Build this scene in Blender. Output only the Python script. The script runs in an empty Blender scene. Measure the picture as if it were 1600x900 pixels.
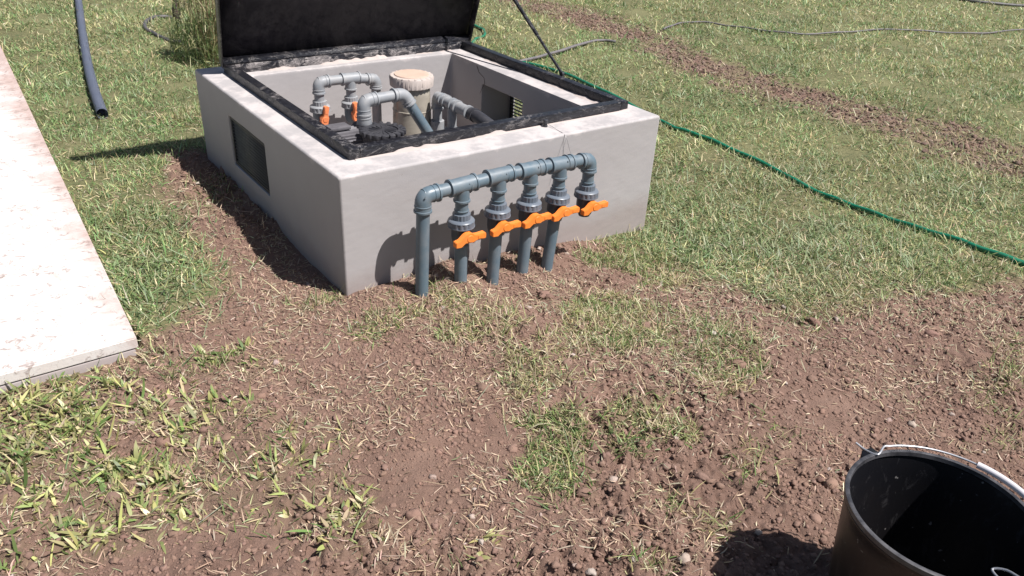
import bpy, bmesh, math
import numpy as np
from mathutils import Vector, Matrix
rng = np.random.default_rng(7)
S = bpy.context.scene
# ------------------------------------------------------------------ camera
F_PX, PITCH, ROLL, CAM_H = 1225.9, 0.5131, 0.0550, 1.5
_fw = np.array([0, math.cos(PITCH), -math.sin(PITCH)])
_r0 = np.array([1.0, 0, 0]); _u0 = np.cross(_r0, _fw)
_rt = math.cos(ROLL)*_r0 + math.sin(ROLL)*_u0
_up = -math.sin(ROLL)*_r0 + math.cos(ROLL)*_u0
cd = bpy.data.cameras.new('camera'); cam = bpy.data.objects.new('camera', cd)
S.collection.objects.link(cam); S.camera = cam
cd.sensor_width = 36; cd.lens = F_PX*36/1600; cd.clip_start = 0.05; cd.clip_end = 500
m = Matrix.Identity(4)
for i in range(3):
    m[i][0], m[i][1], m[i][2] = _rt[i], _up[i], -_fw[i]
m[0][3], m[1][3], m[2][3] = 0, 0, CAM_H
cam.matrix_world = m
# ------------------------------------------------------------------ light
YAW = 0.6525
BX = np.array([math.cos(YAW), math.sin(YAW), 0]); BY = np.array([-math.sin(YAW), math.cos(YAW), 0]); BZ = np.array([0, 0, 1.0])
BA = np.array([-0.6233, 2.552, 0])
sd = Vector(0.335*BX - 0.54*BY + BZ).normalized()
elev = math.asin(sd.z); azim = math.atan2(sd.x, sd.y)
w = bpy.data.worlds.new('World'); S.world = w; w.use_nodes = True
wn = w.node_tree.nodes; wl = w.node_tree.links
sky = wn.new('ShaderNodeTexSky'); sky.sky_type = 'NISHITA'; sky.sun_disc = False
sky.sun_elevation = elev; sky.sun_rotation = azim; sky.air_density = 1.0; sky.dust_density = 1.5; sky.ozone_density = 1.2
wl.new(sky.outputs[0], wn['Background'].inputs['Color']); wn['Background'].inputs['Strength'].default_value = 0.05
sl = bpy.data.lights.new('sun', 'SUN'); sl.energy = 5.0; sl.angle = math.radians(0.55); sl.color = (1.0, 0.965, 0.935)
so = bpy.data.objects.new('sun', sl); S.collection.objects.link(so)
so.rotation_mode = 'QUATERNION'; so.rotation_quaternion = sd.to_track_quat('Z', 'Y')
S.view_settings.view_transform = 'Standard'; S.view_settings.look = 'None'
S.view_settings.gamma = 1; S.view_settings.exposure = 0.53
S.render.engine = 'CYCLES'

# ------------------------------------------------------------------ maths helpers
def unp(x, y, z=0.0):
    """photo pixel -> point on the horizontal plane at height z"""
    d = _fw + (x-800)/F_PX*_rt - (y-450)/F_PX*_up
    t = (z-CAM_H)/d[2]
    return np.array([0, 0, CAM_H]) + t*d
def to_px(X, Y, Z=0.0):
    d = np.stack([X, Y, np.zeros_like(X)+Z-CAM_H], -1)
    k = d @ _fw; k = np.where(k < 0.2, 0.2, k)
    return 800+F_PX*(d@_rt)/k, 450-F_PX*(d@_up)/k
def bp(u, v, z=0.0): return BA + u*BX + v*BY + z*BZ      # chamber coordinates -> world
def to_box(X, Y):
    dx, dy = X-BA[0], Y-BA[1]
    return dx*BX[0]+dy*BX[1], dx*BY[0]+dy*BY[1]
def sm(x, a, b):
    t = np.clip((x-a)/(b-a), 0, 1); return t*t*(3-2*t)
def hsh(i, j, s=0):
    i = i.astype(np.int64); j = j.astype(np.int64)
    n = (i*374761393 + j*668265263 + s*1442695041) & 0xffffffff
    n = ((n ^ (n >> 13))*1274126177) & 0xffffffff
    n = n ^ (n >> 16)
    return (n & 0xffffff)/float(0xffffff)
def vnoise(x, y, sc, s=0):
    x = x/sc; y = y/sc; i = np.floor(x); j = np.floor(y); fx = x-i; fy = y-j
    fx = fx*fx*(3-2*fx); fy = fy*fy*(3-2*fy)
    a, b, c, d = hsh(i, j, s), hsh(i+1, j, s), hsh(i, j+1, s), hsh(i+1, j+1, s)
    return (a*(1-fx)+b*fx)*(1-fy)+(c*(1-fx)+d*fx)*fy
def fbm(x, y, sc, o=4, s=0):
    r = 0; a = 1; t = 0
    for k in range(o):
        r = r + a*vnoise(x+k*13.7, y-k*7.1, sc/2**k, s+k); t += a; a *= .5
    return r/t
def lumps(x, y, sc, s=0, keep=1.0):
    """rounded clods: height of the highest hemisphere above each point (0..1)*sc"""
    gx = x/sc; gy = y/sc; i0 = np.floor(gx); j0 = np.floor(gy); h = np.zeros_like(x)
    for di in (-1, 0, 1):
        for dj in (-1, 0, 1):
            i = i0+di; j = j0+dj
            px = i+hsh(i, j, s); py = j+hsh(i, j, s+1); r = (.35+.5*hsh(i, j, s+2))*(hsh(i, j, s+3) < keep)
            q = r*r-(gx-px)**2-(gy-py)**2
            h = np.maximum(h, np.sqrt(np.maximum(q, 0)))
    return h*sc
def inpoly(px, py, poly):
    ins = np.zeros(px.shape, bool); n = len(poly)
    for k in range(n):
        x1, y1 = poly[k]; x2, y2 = poly[(k+1) % n]
        if y1 == y2: continue
        c = ((y1 > py) != (y2 > py)) & (px < (x2-x1)*(py-y1)/(y2-y1)+x1)
        ins ^= c
    return ins
def polydist(X, Y, pts):
    d = np.full(X.shape, 1e9)
    for (a, b) in zip(pts[:-1], pts[1:]):
        ex, ey = b[0]-a[0], b[1]-a[1]; L = ex*ex+ey*ey
        t = np.clip(((X-a[0])*ex+(Y-a[1])*ey)/L, 0, 1)
        d = np.minimum(d, np.hypot(X-a[0]-t*ex, Y-a[1]-t*ey))
    return d

# ------------------------------------------------------------------ layout of the ground (polygons picked on the ground, kept in world metres)
BW, BL, BH = 1.5818, 1.6578, 0.4628
def world_poly(pts): return [tuple(unp(x, y, 0)[:2]) for x, y in pts]
SOIL = world_poly([(335, 235), (262, 236), (258, 262), (280, 330), (330, 400), (345, 455), (300, 500), (214, 530), (150, 560), (-100, 640), (-900, 760),
                   (-900, 1400), (2600, 1400), (2600, 470), (1600, 432), (1500, 445), (1380, 468), (1230, 472), (1150, 440), (1075, 400), (1010, 362), (800, 330), (500, 300)])
SLABU = (-0.735, -0.60)
TRACK = [tuple(unp(x, y, 0)[:2]) for x, y in [(700, -40), (800, -8), (930, 18), (1050, 58), (1150, 105), (1260, 135), (1370, 160), (1480, 192), (1600, 238), (1750, 300)]]
# live tufts inside the dug area: centre px, radius px, density
TUFTS = [(960, 492, 80, 48, .9), (745, 505, 70, 30, .55), (870, 700, 62, 68, 1.), (835, 590, 50, 34, .6), (1010, 655, 62, 46, .8), (615, 492, 60, 22, .5), (700, 462, 60, 18, .45),
         (1125, 555, 60, 55, .5), (985, 380, 75, 22, .95), (1050, 405, 40, 28, .6), (490, 465, 30, 14, .6), (300, 560, 70, 26, .4), (820, 555, 30, 18, .8), (590, 505, 50, 18, .5),
         (1300, 470, 90, 40, .35), (1480, 430, 90, 28, .45), (1570, 600, 40, 90, .25), (1090, 800, 40, 30, .35), (990, 885, 40, 20, .5), (1200, 700, 60, 60, .15), (350, 300, 60, 26, .15),
         (290, 185, 34, 12, 1.), (1060, 505, 60, 40, .3), (900, 540, 60, 40, .3)]
# broad yellow-green leaves in the lower left
LEAFY = [(30, 655, 90, 50, 1.1), (70, 720, 120, 46, .9), (180, 640, 130, 30, .6), (330, 650, 130, 40, .5), (240, 745, 170, 44, .75), (430, 740, 110, 40, .6), (60, 790, 80, 26, .4),
         (150, 815, 120, 30, .7), (300, 790, 120, 36, .5), (480, 790, 120, 50, .35), (370, 570, 60, 20, .5), (560, 840, 90, 50, .25), (40, 870, 90, 25, .5), (120, 590, 110, 12, .7), (740, 850, 60, 30, .15), (40, 610, 50, 26, .9), (460, 690, 100, 40, .35)]
def to_world_blobs(lst):
    out = []
    for (x, y, rx, ry, d) in lst:
        c = unp(x, y); a = unp(x+rx, y); b = unp(x, y-ry)
        out.append((c[:2], (a-c)[:2], (b-c)[:2], d))
    return out
TUFTS = to_world_blobs(TUFTS); LEAFY = to_world_blobs(LEAFY)
def blobs(X, Y, lst, s=40):
    jx = (fbm(X, Y, .11, 4, s)-.5)*.26; jy = (fbm(X, Y, .11, 4, s+9)-.5)*.26
    r = np.zeros_like(X)
    for c, a, b, d in lst:
        M = np.linalg.inv(np.array([[a[0], b[0]], [a[1], b[1]]]))
        dx, dy = X+jx-c[0], Y+jy-c[1]
        q = (M[0, 0]*dx+M[0, 1]*dy)**2+(M[1, 0]*dx+M[1, 1]*dy)**2
        r = np.maximum(r, d*(1-sm(q, .35, 1.25)))
    return r
def soil_mask(X, Y):
    """1 = bare dug earth, 0 = lawn"""
    acc = 0
    for k, (a, sc) in enumerate([(.0, .3), (.20, .3), (.24, .16), (.16, .08)]):
        jx = (fbm(X, Y, sc, 3, 60+k)-.5)*a*2; jy = (fbm(X, Y, sc, 3, 80+k)-.5)*a*2
        acc = acc + inpoly(X+jx, Y+jy, SOIL)
    s = acc/4.0
    d = polydist(X, Y, TRACK)+(fbm(X, Y, .35, 4, 21)-.5)*.55
    t = (1-sm(d, .05, .46))*(2.2*(fbm(X, Y, .26, 4, 33)-.12))
    return np.clip(np.maximum(s, t), 0, 1)
def base_h(X, Y):
    u, v = to_box(X, Y)
    edge = np.interp(u, [-.4, 0, .25, .41, .50, .57, .65, .73, .88, 1.1, 1.58, 2.2], [0, 0, .006, .02, -.01, -.035, -.03, -.028, -.062, -.075, -.105, -.10])
    z = edge*sm(v, -1.15, -.18)*(1-.3*sm(v, 2.5, 6))
    return z+(fbm(X, Y, .9, 3, 5)-.5)*.05*sm(np.hypot(X, Y-2.6), .9, 3)
def height(X, Y, soil=None):
    if soil is None: soil = soil_mask(X, Y)
    u, v = to_box(X, Y)
    z = base_h(X, Y)
    near = sm(Y, 9.5, 5.5)
    rough = .12+1.25*sm(fbm(X, Y, .40, 4, 15), .36, .66)*(.45+.55*sm(X, 1.1, .3))
    wx = X+(fbm(X, Y, .03, 2, 17)-.5)*.022; wy = Y+(fbm(X, Y, .03, 2, 18)-.5)*.022
    z = z + soil*near*((fbm(X, Y, .22, 4, 11)-.5)*.040 + rough*(.45*lumps(wx, wy, .052, 100, .5)+.62*lumps(wx, wy, .024, 110, .8)+.55*lumps(wx, wy, .013, 120, .9))-.016)
    z = z + (1-soil)*(fbm(X, Y, .10, 3, 14)-.5)*.014
    # loose earth heaped against the plinth and round the pipes
    heap = np.exp(-((u-.15)/.22)**2-((v+.07)/.07)**2)*.028 + np.exp(-((u-.5)/.12)**2-((v+.03)/.05)**2)*.05 + np.exp(-((u-.95)/.30)**2-((v+.03)/.10)**2)*.035
    z = z + heap*soil
    # kept below slab and inside the chamber
    inside = (u > .05) & (u < BW-.05) & (v > .05) & (v < BL-.05)
    z = np.where(inside, -.16, z)
    slab = (u < SLABU[0]+.02) & (v > 0.02)
    z = np.where(slab, np.minimum(z, -.03), z)
    return z

# ------------------------------------------------------------------ materials
def mat(name, col=(.5, .5, .5), rough=.6, **k):
    m = bpy.data.materials.new(name); m.use_nodes = True
    b = m.node_tree.nodes['Principled BSDF']
    b.inputs['Base Color'].default_value = (*col, 1); b.inputs['Roughness'].default_value = rough
    for kk, v in k.items():
        b.inputs[kk.replace('_', ' ')].default_value = v
    return m
def nd(m, t, **k):
    n = m.node_tree.nodes.new(t)
    for a, v in k.items(): setattr(n, a, v)
    return n
def noise(m, scale, detail=4, rough=.55, vec=None, dist=0):
    n = nd(m, 'ShaderNodeTexNoise'); n.inputs['Scale'].default_value = scale; n.inputs['Detail'].default_value = detail
    n.inputs['Roughness'].default_value = rough; n.inputs['Distortion'].default_value = dist
    if vec is not None: m.node_tree.links.new(vec, n.inputs['Vector'])
    return n.outputs['Fac']
def ramp(m, src, stops):
    r = nd(m, 'ShaderNodeValToRGB'); e = r.color_ramp.elements
    while len(e) < len(stops): e.new(.5)
    for q, (p, c) in zip(e, stops):
        q.position = p; q.color = (*c, 1) if len(c) == 3 else c
    m.node_tree.links.new(src, r.inputs[0]); return r.outputs[0]
def mixc(m, f, a, b):
    n = nd(m, 'ShaderNodeMix', data_type='RGBA')
    for s, v in ((0, f), (6, a), (7, b)):
        if isinstance(v, (int, float)): n.inputs[s].default_value = v
        elif isinstance(v, tuple): n.inputs[s].default_value = (*v, 1)
        else: m.node_tree.links.new(v, n.inputs[s])
    return n.outputs[2]
def mth(m, op, a, b=0.0):
    n = nd(m, 'ShaderNodeMath', operation=op)
    for s, v in ((0, a), (1, b)):
        if isinstance(v, (int, float)): n.inputs[s].default_value = v
        else: m.node_tree.links.new(v, n.inputs[s])
    return n.outputs[0]
def setc(m, src, sock='Base Color'): m.node_tree.links.new(src, m.node_tree.nodes['Principled BSDF'].inputs[sock])
def bump(m, src, strength=.4, dist=.01):
    n = nd(m, 'ShaderNodeBump'); n.inputs['Strength'].default_value = strength; n.inputs['Distance'].default_value = dist
    m.node_tree.links.new(src, n.inputs['Height'])
    setc(m, n.outputs[0], 'Normal')
def objco(m): return nd(m, 'ShaderNodeTexCoord').outputs['Object']
BW3 = lambda g: (g, g, g)

def m_plastic(name, col, rough=.38, dust=.25, dustcol=(.42, .36, .32)):
    m = mat(name, col, rough); o = objco(m)
    f = ramp(m, noise(m, 22, 6, .65, o), [(.40, BW3(0)), (.78, BW3(1))])
    g = mixc(m, noise(m, 5, 3, .5, o), tuple(c*.9 for c in col), tuple(min(1, c*1.12) for c in col))
    fac = mth(m, 'MULTIPLY', f, dust)
    setc(m, mixc(m, fac, g, dustcol))
    setc(m, mth(m, 'ADD', mth(m, 'MULTIPLY', f, .25), rough), 'Roughness')
    return m
M = {}
M['pvc'] = m_plastic('grey_pvc', (.105, .15, .185), .36, .22)
M['pvc_light'] = m_plastic('sun_bleached_grey_pvc', (.25, .265, .285), .45, .45, (.45, .41, .38))
M['pvc_dark'] = m_plastic('dark_grey_pvc', (.045, .055, .068), .34, .15)
M['nut'] = m_plastic('grey_nut_plastic', (.12, .145, .18), .32, .15)
M['orange'] = m_plastic('orange_plastic', (.86, .235, .035), .42, .10, (.6, .35, .2))
M['orange_pale'] = m_plastic('pale_orange_plastic', (.80, .24, .09), .5, .15, (.6, .4, .3))
M['blackp'] = m_plastic('black_plastic', (.035, .035, .042), .42, .22, (.16, .15, .155))
M['motor'] = m_plastic('dusty_motor_casing', (.10, .095, .105), .5, .4, (.22, .205, .215))
M['cream'] = m_plastic('cream_plastic', (.50, .435, .40), .5, .25, (.5, .36, .28))
M['peach'] = m_plastic('peach_plastic_disc', (.54, .39, .31), .5, .45, (.6, .48, .4))
M['hose_green'] = m_plastic('green_hose_rubber', (.004, .16, .085), .35, .12, (.30, .30, .24))
M['hose_grey'] = m_plastic('grey_hose', (.12, .11, .12), .55, .3)
M['hose_black'] = m_plastic('black_poly_pipe', (.05, .05, .055), .5, .35)
M['conduit'] = m_plastic('blue_grey_conduit', (.19, .22, .30), .42, .2)
M['wire'] = mat('thin_steel_wire', (.30, .29, .29), .4, Metallic=.6)
M['zinc'] = mat('zinc_wire', (.50, .50, .52), .38, Metallic=.7)
M['grip'] = m_plastic('white_grip_plastic', (.62, .60, .63), .45, .2)
M['rustw'] = m_plastic('dark_rusty_metal', (.045, .03, .028), .6, .3, (.3, .2, .15))

# smoky translucent filter tank
m = mat('smoky_tank_plastic', (.40, .36, .29), .22); o = objco(m)
setc(m, mixc(m, ramp(m, noise(m, 9, 4, .6, o, 1.0), [(.35, BW3(0)), (.7, BW3(1))]), (.26, .235, .20), (.46, .42, .35)))
M['tank'] = m

# rendered concrete
def concrete(name, c1, c2, c3):
    m = mat(name, c1, .86); o = objco(m)
    a = ramp(m, noise(m, 2.2, 6, .6, o, .6), [(.35, BW3(0)), (.65, BW3(1))])
    b = ramp(m, noise(m, 9, 8, .7, o, .3), [(.42, BW3(0)), (.72, BW3(1))])
    c = mixc(m, mth(m, 'MULTIPLY', a, .55), c1, c2); c = mixc(m, mth(m, 'MULTIPLY', b, .18), c, c3)
    sp = ramp(m, noise(m, 95, 3, .6, o), [(.26, BW3(1)), (.33, BW3(0))])
    c = mixc(m, mth(m, 'MULTIPLY', sp, .35), c, tuple(x*.55 for x in c3))
    setc(m, c)
    mq = nd(m, 'ShaderNodeMapping'); mq.inputs['Scale'].default_value = (.35, .35, 1.6); m.node_tree.links.new(o, mq.inputs['Vector'])
    h = mth(m, 'ADD', mth(m, 'MULTIPLY', noise(m, 30, 5, .6, mq.outputs[0]), .3), mth(m, 'MULTIPLY', noise(m, 240, 3, .6, o), .25))
    h = mth(m, 'SUBTRACT', h, mth(m, 'MULTIPLY', sp, .8))
    bump(m, h, .22, .007); return m
M['conc'] = concrete('rendered_concrete', (.362, .340, .340), (.405, .382, .380), (.32, .300, .298))
# soil splash near the ground and paler trowelled cement on top of the walls
m = M['conc']; g = nd(m, 'ShaderNodeNewGeometry'); sx = nd(m, 'ShaderNodeSeparateXYZ'); m.node_tree.links.new(g.outputs['Position'], sx.inputs[0])
old = m.node_tree.nodes['Principled BSDF'].inputs['Base Color'].links[0].from_socket
o = objco(m)
hh = mth(m, 'ADD', sx.outputs['Z'], mth(m, 'MULTIPLY', mth(m, 'SUBTRACT', noise(m, 7, 6, .7, o), .5), .16))
low = ramp(m, hh, [(.0, BW3(1)), (.10, BW3(0))])
top = ramp(m, hh, [(.452, BW3(0)), (.475, BW3(1))])
c = mixc(m, mth(m, 'MULTIPLY', low, .38), old, (.24, .165, .135))
c = mixc(m, mth(m, 'MULTIPLY', top, .75), c, (.56, .51, .495))
setc(m, c)
M['conc_in'] = M['conc']
# limestone slab, pale with reddish dust
m = mat('pale_stone_slab', (.8, .76, .72), .8); o = objco(m)
a = ramp(m, noise(m, 3.0, 8, .72, o, .8), [(.42, BW3(0)), (.60, BW3(1))])
b = ramp(m, noise(m, 24, 7, .75, o, .8), [(.555, BW3(0)), (.62, BW3(1))])
d = ramp(m, noise(m, 90, 4, .6, o), [(.62, BW3(0)), (.70, BW3(1))])
u_ = nd(m, 'ShaderNodeSeparateXYZ'); m.node_tree.links.new(o, u_.inputs[0])
ed = ramp(m, mth(m, 'ADD', u_.outputs['X'], mth(m, 'MULTIPLY', noise(m, 5, 8, .75, o, .5), .75)), [(.27, BW3(0)), (.46, BW3(1))])
c = mixc(m, mth(m, 'MULTIPLY', a, .32), (.66, .63, .605), (.56, .45, .41))
c = mixc(m, mth(m, 'MULTIPLY', ed, .70), c, (.36, .225, .185))
c = mixc(m, mth(m, 'MULTIPLY', b, .68), c, (.24, .17, .15)); c = mixc(m, mth(m, 'MULTIPLY', d, .5), c, (.36, .30, .27))
setc(m, c); bump(m, mth(m, 'ADD', noise(m, 60, 6, .7, o), b), .25, .004); M['slab'] = m
# black paint over steel, with cement smears
def blackpaint(name, smear, rough=.42, lo=.012):
    m = mat(name, (.02, .02, .026), rough); o = objco(m)
    mp = nd(m, 'ShaderNodeMapping'); mp.inputs['Scale'].default_value = (1, 1, 2.2); m.node_tree.links.new(o, mp.inputs['Vector']); q = mp.outputs[0]
    s1 = ramp(m, noise(m, 7, 9, .78, q, 1.4), [(.56-.06*smear, BW3(0)), (.61-.04*smear, BW3(1))])
    s2 = ramp(m, noise(m, 46, 7, .75, q, .8), [(.50, BW3(0)), (.62, BW3(1))])
    s3 = ramp(m, noise(m, 150, 2, .5, q), [(.70, BW3(0)), (.74, BW3(1))])
    base = mixc(m, s2, (lo, lo, lo*1.35), (lo*2.6, lo*2.7, lo*3.4))
    fac = mth(m, 'MULTIPLY', mth(m, 'MULTIPLY', s1, mth(m, 'ADD', mth(m, 'MULTIPLY', s2, .7), .3)), smear)
    c = mixc(m, fac, base, (.40, .36, .35)); c = mixc(m, mth(m, 'MULTIPLY', s3, .35), c, (.5, .47, .46))
    setc(m, c); setc(m, mth(m, 'ADD', mth(m, 'MULTIPLY', s2, .25), rough-.08), 'Roughness')
    bump(m, mth(m, 'ADD', noise(m, 40, 6, .7, q), s1), .5, .004); return m
M['frame'] = blackpaint('scratched_black_frame_paint', .55)
M['frame_smear'] = blackpaint('cement_smeared_black_paint', 1.5)
M['lid'] = m_plastic('black_lid_paint', (.013, .012, .018), .34, .10, (.16, .15, .17))
M['rod'] = blackpaint('black_rod_paint', .15, .36)
M['vent'] = m_plastic('dark_blue_grey_louvre', (.012, .015, .022), .5, .05)
M['mortar'] = concrete('pale_mortar_smear', (.42, .36, .335), (.50, .435, .41), (.33, .27, .25))
M['rim'] = m_plastic('dusty_rubber_rim', (.03, .03, .034), .38, .5, (.22, .21, .22))
M['rust'] = mat('orange_rust_stain', (.35, .17, .08), .8)
M['rubber'] = None
m = mat('scuffed_black_rubber', (.02, .02, .022), .45); o = objco(m)
mp = nd(m, 'ShaderNodeMapping'); mp.inputs['Scale'].default_value = (1, 1, .35); m.node_tree.links.new(o, mp.inputs['Vector'])
s = ramp(m, noise(m, 30, 8, .8, mp.outputs[0], 1.0), [(.55, BW3(0)), (.75, BW3(1))])
s2 = ramp(m, noise(m, 4, 4, .6, o), [(.4, BW3(0)), (.7, BW3(1))])
spk = ramp(m, noise(m, 75, 2, .5, o), [(.73, BW3(0)), (.76, BW3(1))])
c = mixc(m, mth(m, 'MULTIPLY', s, .18), (.005, .005, .007), (.20, .19, .20)); c = mixc(m, mth(m, 'MULTIPLY', s2, .05), c, (.10, .07, .05)); c = mixc(m, mth(m, 'MULTIPLY', spk, .5), c, (.35, .33, .32))
setc(m, c); setc(m, mth(m, 'ADD', mth(m, 'MULTIPLY', s, .3), .42), 'Roughness'); bump(m, s, .2, .003); M['rubber'] = m
# ground: earth and thatch, mixed by the "soil" attribute of the sheet
m = mat('earth_and_thatch', (.2, .13, .1), .95); o = objco(m)
at = nd(m, 'ShaderNodeAttribute', attribute_name='soil')
e1 = ramp(m, noise(m, 6, 8, .65, o, .4), [(.3, (.160, .092, .066)), (.5, (.210, .126, .092)), (.72, (.270, .170, .127))])
e2 = ramp(m, noise(m, 70, 5, .7, o), [(.3, BW3(0)), (.75, BW3(1))])
earth = mixc(m, mth(m, 'MULTIPLY', e2, .5), e1, (.27, .175, .135))
peb = ramp(m, noise(m, 210, 2, .5, o), [(.68, BW3(0)), (.73, BW3(1))])
earth = mixc(m, mth(m, 'MULTIPLY', peb, .4), earth, (.42, .33, .28))
dmp = ramp(m, noise(m, 2.1, 7, .68, o, .7), [(.44, BW3(0)), (.62, BW3(1))])
earth = mixc(m, mth(m, 'MULTIPLY', dmp, .5), earth, (.150, .088, .066))
t1 = ramp(m, noise(m, 45, 7, .75, o), [(.25, (.045, .05, .02)), (.5, (.12, .12, .05)), (.75, (.27, .235, .12))])
t2 = mixc(m, ramp(m, noise(m, 1.4, 5, .6, o), [(.4, BW3(0)), (.65, BW3(1))]), t1, mixc(m, .6, t1, (.22, .21, .10)))
setc(m, mixc(m, at.outputs['Fac'], t2, earth))
hb = mth(m, 'ADD', mth(m, 'MULTIPLY', noise(m, 85, 6, .7, o), .6), mth(m, 'MULTIPLY', noise(m, 320, 4, .7, o), .35))
bump(m, hb, .9, .014); M['ground'] = m
m = mat('earth_clods', (.26, .18, .14), .95); o = objco(m)
at = nd(m, 'ShaderNodeAttribute', attribute_name='Col')
setc(m, mixc(m, mth(m, 'MULTIPLY', noise(m, 130, 4, .7, o), .5), at.outputs['Color'], (.26, .168, .13))); bump(m, noise(m, 260, 5, .7, o), .6, .004); M['clod'] = m
def leafmat(name, trans=.3, rough=.5):
    m = mat(name, (.2, .3, .1), rough); at = nd(m, 'ShaderNodeAttribute', attribute_name='Col'); setc(m, at.outputs['Color'])
    p = m.node_tree.nodes['Principled BSDF']; out = m.node_tree.nodes['Material Output']
    t = nd(m, 'ShaderNodeBsdfTranslucent'); m.node_tree.links.new(at.outputs['Color'], t.inputs[0])
    mx = nd(m, 'ShaderNodeMixShader'); mx.inputs[0].default_value = trans
    m.node_tree.links.new(p.outputs[0], mx.inputs[1]); m.node_tree.links.new(t.outputs[0], mx.inputs[2]); m.node_tree.links.new(mx.outputs[0], out.inputs[0])
    return m
M['blade'] = leafmat('grass_blades', .3, .5); M['straw'] = leafmat('dry_straw', .12, .7); M['leaf'] = leafmat('broad_leaf', .22, .45)

# ------------------------------------------------------------------ object helpers
C = S.collection
def tag(o, label=None, cat=None, group=None, kind=None):
    for k, v in (('label', label), ('category', cat), ('group', group), ('kind', kind)):
        if v: o[k] = v
    return o
def link_mesh(name, me, mt, parent=None, smooth=True):
    o = bpy.data.objects.new(name, me); C.objects.link(o)
    if mt is not None and len(me.materials) == 0: me.materials.append(mt)
    if parent is not None: o.parent = parent
    if smooth:
        me.polygons.foreach_set('use_smooth', np.ones(len(me.polygons), bool))
    return o
def obj(name, bm, mt, parent=None, smooth=True, angle=40):
    bmesh.ops.recalc_face_normals(bm, faces=bm.faces[:])
    if smooth:
        for e in bm.edges:
            if len(e.link_faces) == 2 and e.calc_face_angle(0) > math.radians(angle): e.smooth = False
    me = bpy.data.meshes.new(name); bm.to_mesh(me); bm.free()
    return link_mesh(name, me, mt, parent, smooth)
def empty(name, loc, rz=0.0, parent=None):
    o = bpy.data.objects.new(name, None); C.objects.link(o); o.location = loc; o.rotation_euler = (0, 0, rz); o.empty_display_size = .1
    if parent is not None: o.parent = parent
    return o
def box(bm, c, s, bev=0.0, rot=None):
    r = bmesh.ops.create_cube(bm, size=1.0); vs = r['verts']
    mt = Matrix.Translation(Vector(c)) @ (rot if rot is not None else Matrix.Identity(4)) @ Matrix.Diagonal((*s, 1))
    bmesh.ops.transform(bm, matrix=mt, verts=vs)
    if bev:
        es = list({e for v in vs for e in v.link_edges})
        bmesh.ops.bevel(bm, geom=es, offset=bev, segments=2, affect='EDGES', profile=.5)
def frame_of(d):
    d = Vector(d).normalized(); a = Vector((0, 0, 1)) if abs(d.z) < .95 else Vector((1, 0, 0))
    x = a.cross(d).normalized(); y = d.cross(x); return x, y, d
def lathe(bm, p, d, prof, n=28, capa=True, capb=True, ribs=0, ribdepth=.0):
    """surface of revolution: prof = [(distance along d, radius)]"""
    x, y, d = frame_of(d); p = Vector(p); rings = []
    for (t, r) in prof:
        ring = []
        for k in range(n):
            a = 2*math.pi*k/n; rr = r
            if ribs: rr = r*(1-ribdepth*(1 if (k % (n//ribs)) == 0 else 0))
            ring.append(bm.verts.new(p+d*t+x*rr*math.cos(a)+y*rr*math.sin(a)))
        rings.append(ring)
    for a, b in zip(rings[:-1], rings[1:]):
        for k in range(n): bm.faces.new((a[k], a[(k+1) % n], b[(k+1) % n], b[k]))
    if capa: bm.faces.new(rings[0][::-1])
    if capb: bm.faces.new(rings[-1])
def tube(bm, pts, r, n=12, caps=True, radii=None):
    P = [Vector(q) for q in pts]; rings = []; x = None
    for i, p in enumerate(P):
        d = (P[min(i+1, len(P)-1)]-P[max(i-1, 0)]).normalized()
        if x is None: x, y, _ = frame_of(d)
        else:
            x = (x-d*x.dot(d)).normalized(); y = d.cross(x)
        rr = radii[i] if radii else r
        rings.append([bm.verts.new(p+x*rr*math.cos(2*math.pi*k/n)+y*rr*math.sin(2*math.pi*k/n)) for k in range(n)])
    for a, b in zip(rings[:-1], rings[1:]):
        for k in range(n): bm.faces.new((a[k], a[(k+1) % n], b[(k+1) % n], b[k]))
    if caps: bm.faces.new(rings[0][::-1]); bm.faces.new(rings[-1])
def catmull(pts, k=10):
    P = [np.array(p, float) for p in pts]; P = [2*P[0]-P[1]]+P+[2*P[-1]-P[-2]]; out = []
    for i in range(1, len(P)-2):
        for j in range(k):
            t = j/k; a, b, c, d = P[i-1:i+3]
            out.append(.5*((2*b)+(-a+c)*t+(2*a-5*b+4*c-d)*t*t+(-a+3*b-3*c+d)*t**3))
    out.append(P[-2]); return out
def elbow(bm, p, d1, d2, r=.0285, R=.034, arm=.05, lip=.0035, n=24):
    """pipe bend whose axes meet at p: runs out along d1 and d2, with raised lips at both sockets"""
    p = Vector(p); d1 = Vector(d1).normalized(); d2 = Vector(d2).normalized(); pts = []
    a = p+d1*R; b = p+d2*R
    for k in range(11):
        t = k/10; pts.append((1-t)**2*a+2*t*(1-t)*p+t*t*b)
    # quadratic through p bows inward: lift towards the corner slightly
    pts = [q+(p-q)*.18 if 0 < i < 10 else q for i, q in enumerate(pts)]
    tube(bm, [p+d1*arm]+pts+[p+d2*arm], r, n)
    for d in (d1, d2):
        lathe(bm, p+d*(arm-.008), d, [(0, r), (.001, r+lip), (.008, r+lip), (.0095, r-.004)], n)
        lathe(bm, p+d*(R-.004), d, [(0, r), (.001, r+.0015), (.004, r+.0015), (.005, r)], n)

# chamber root and a helper that works in chamber coordinates
def at_box(name, u, v, z):
    q = bp(u, v, z); return empty(name, tuple(q), YAW)

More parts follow.
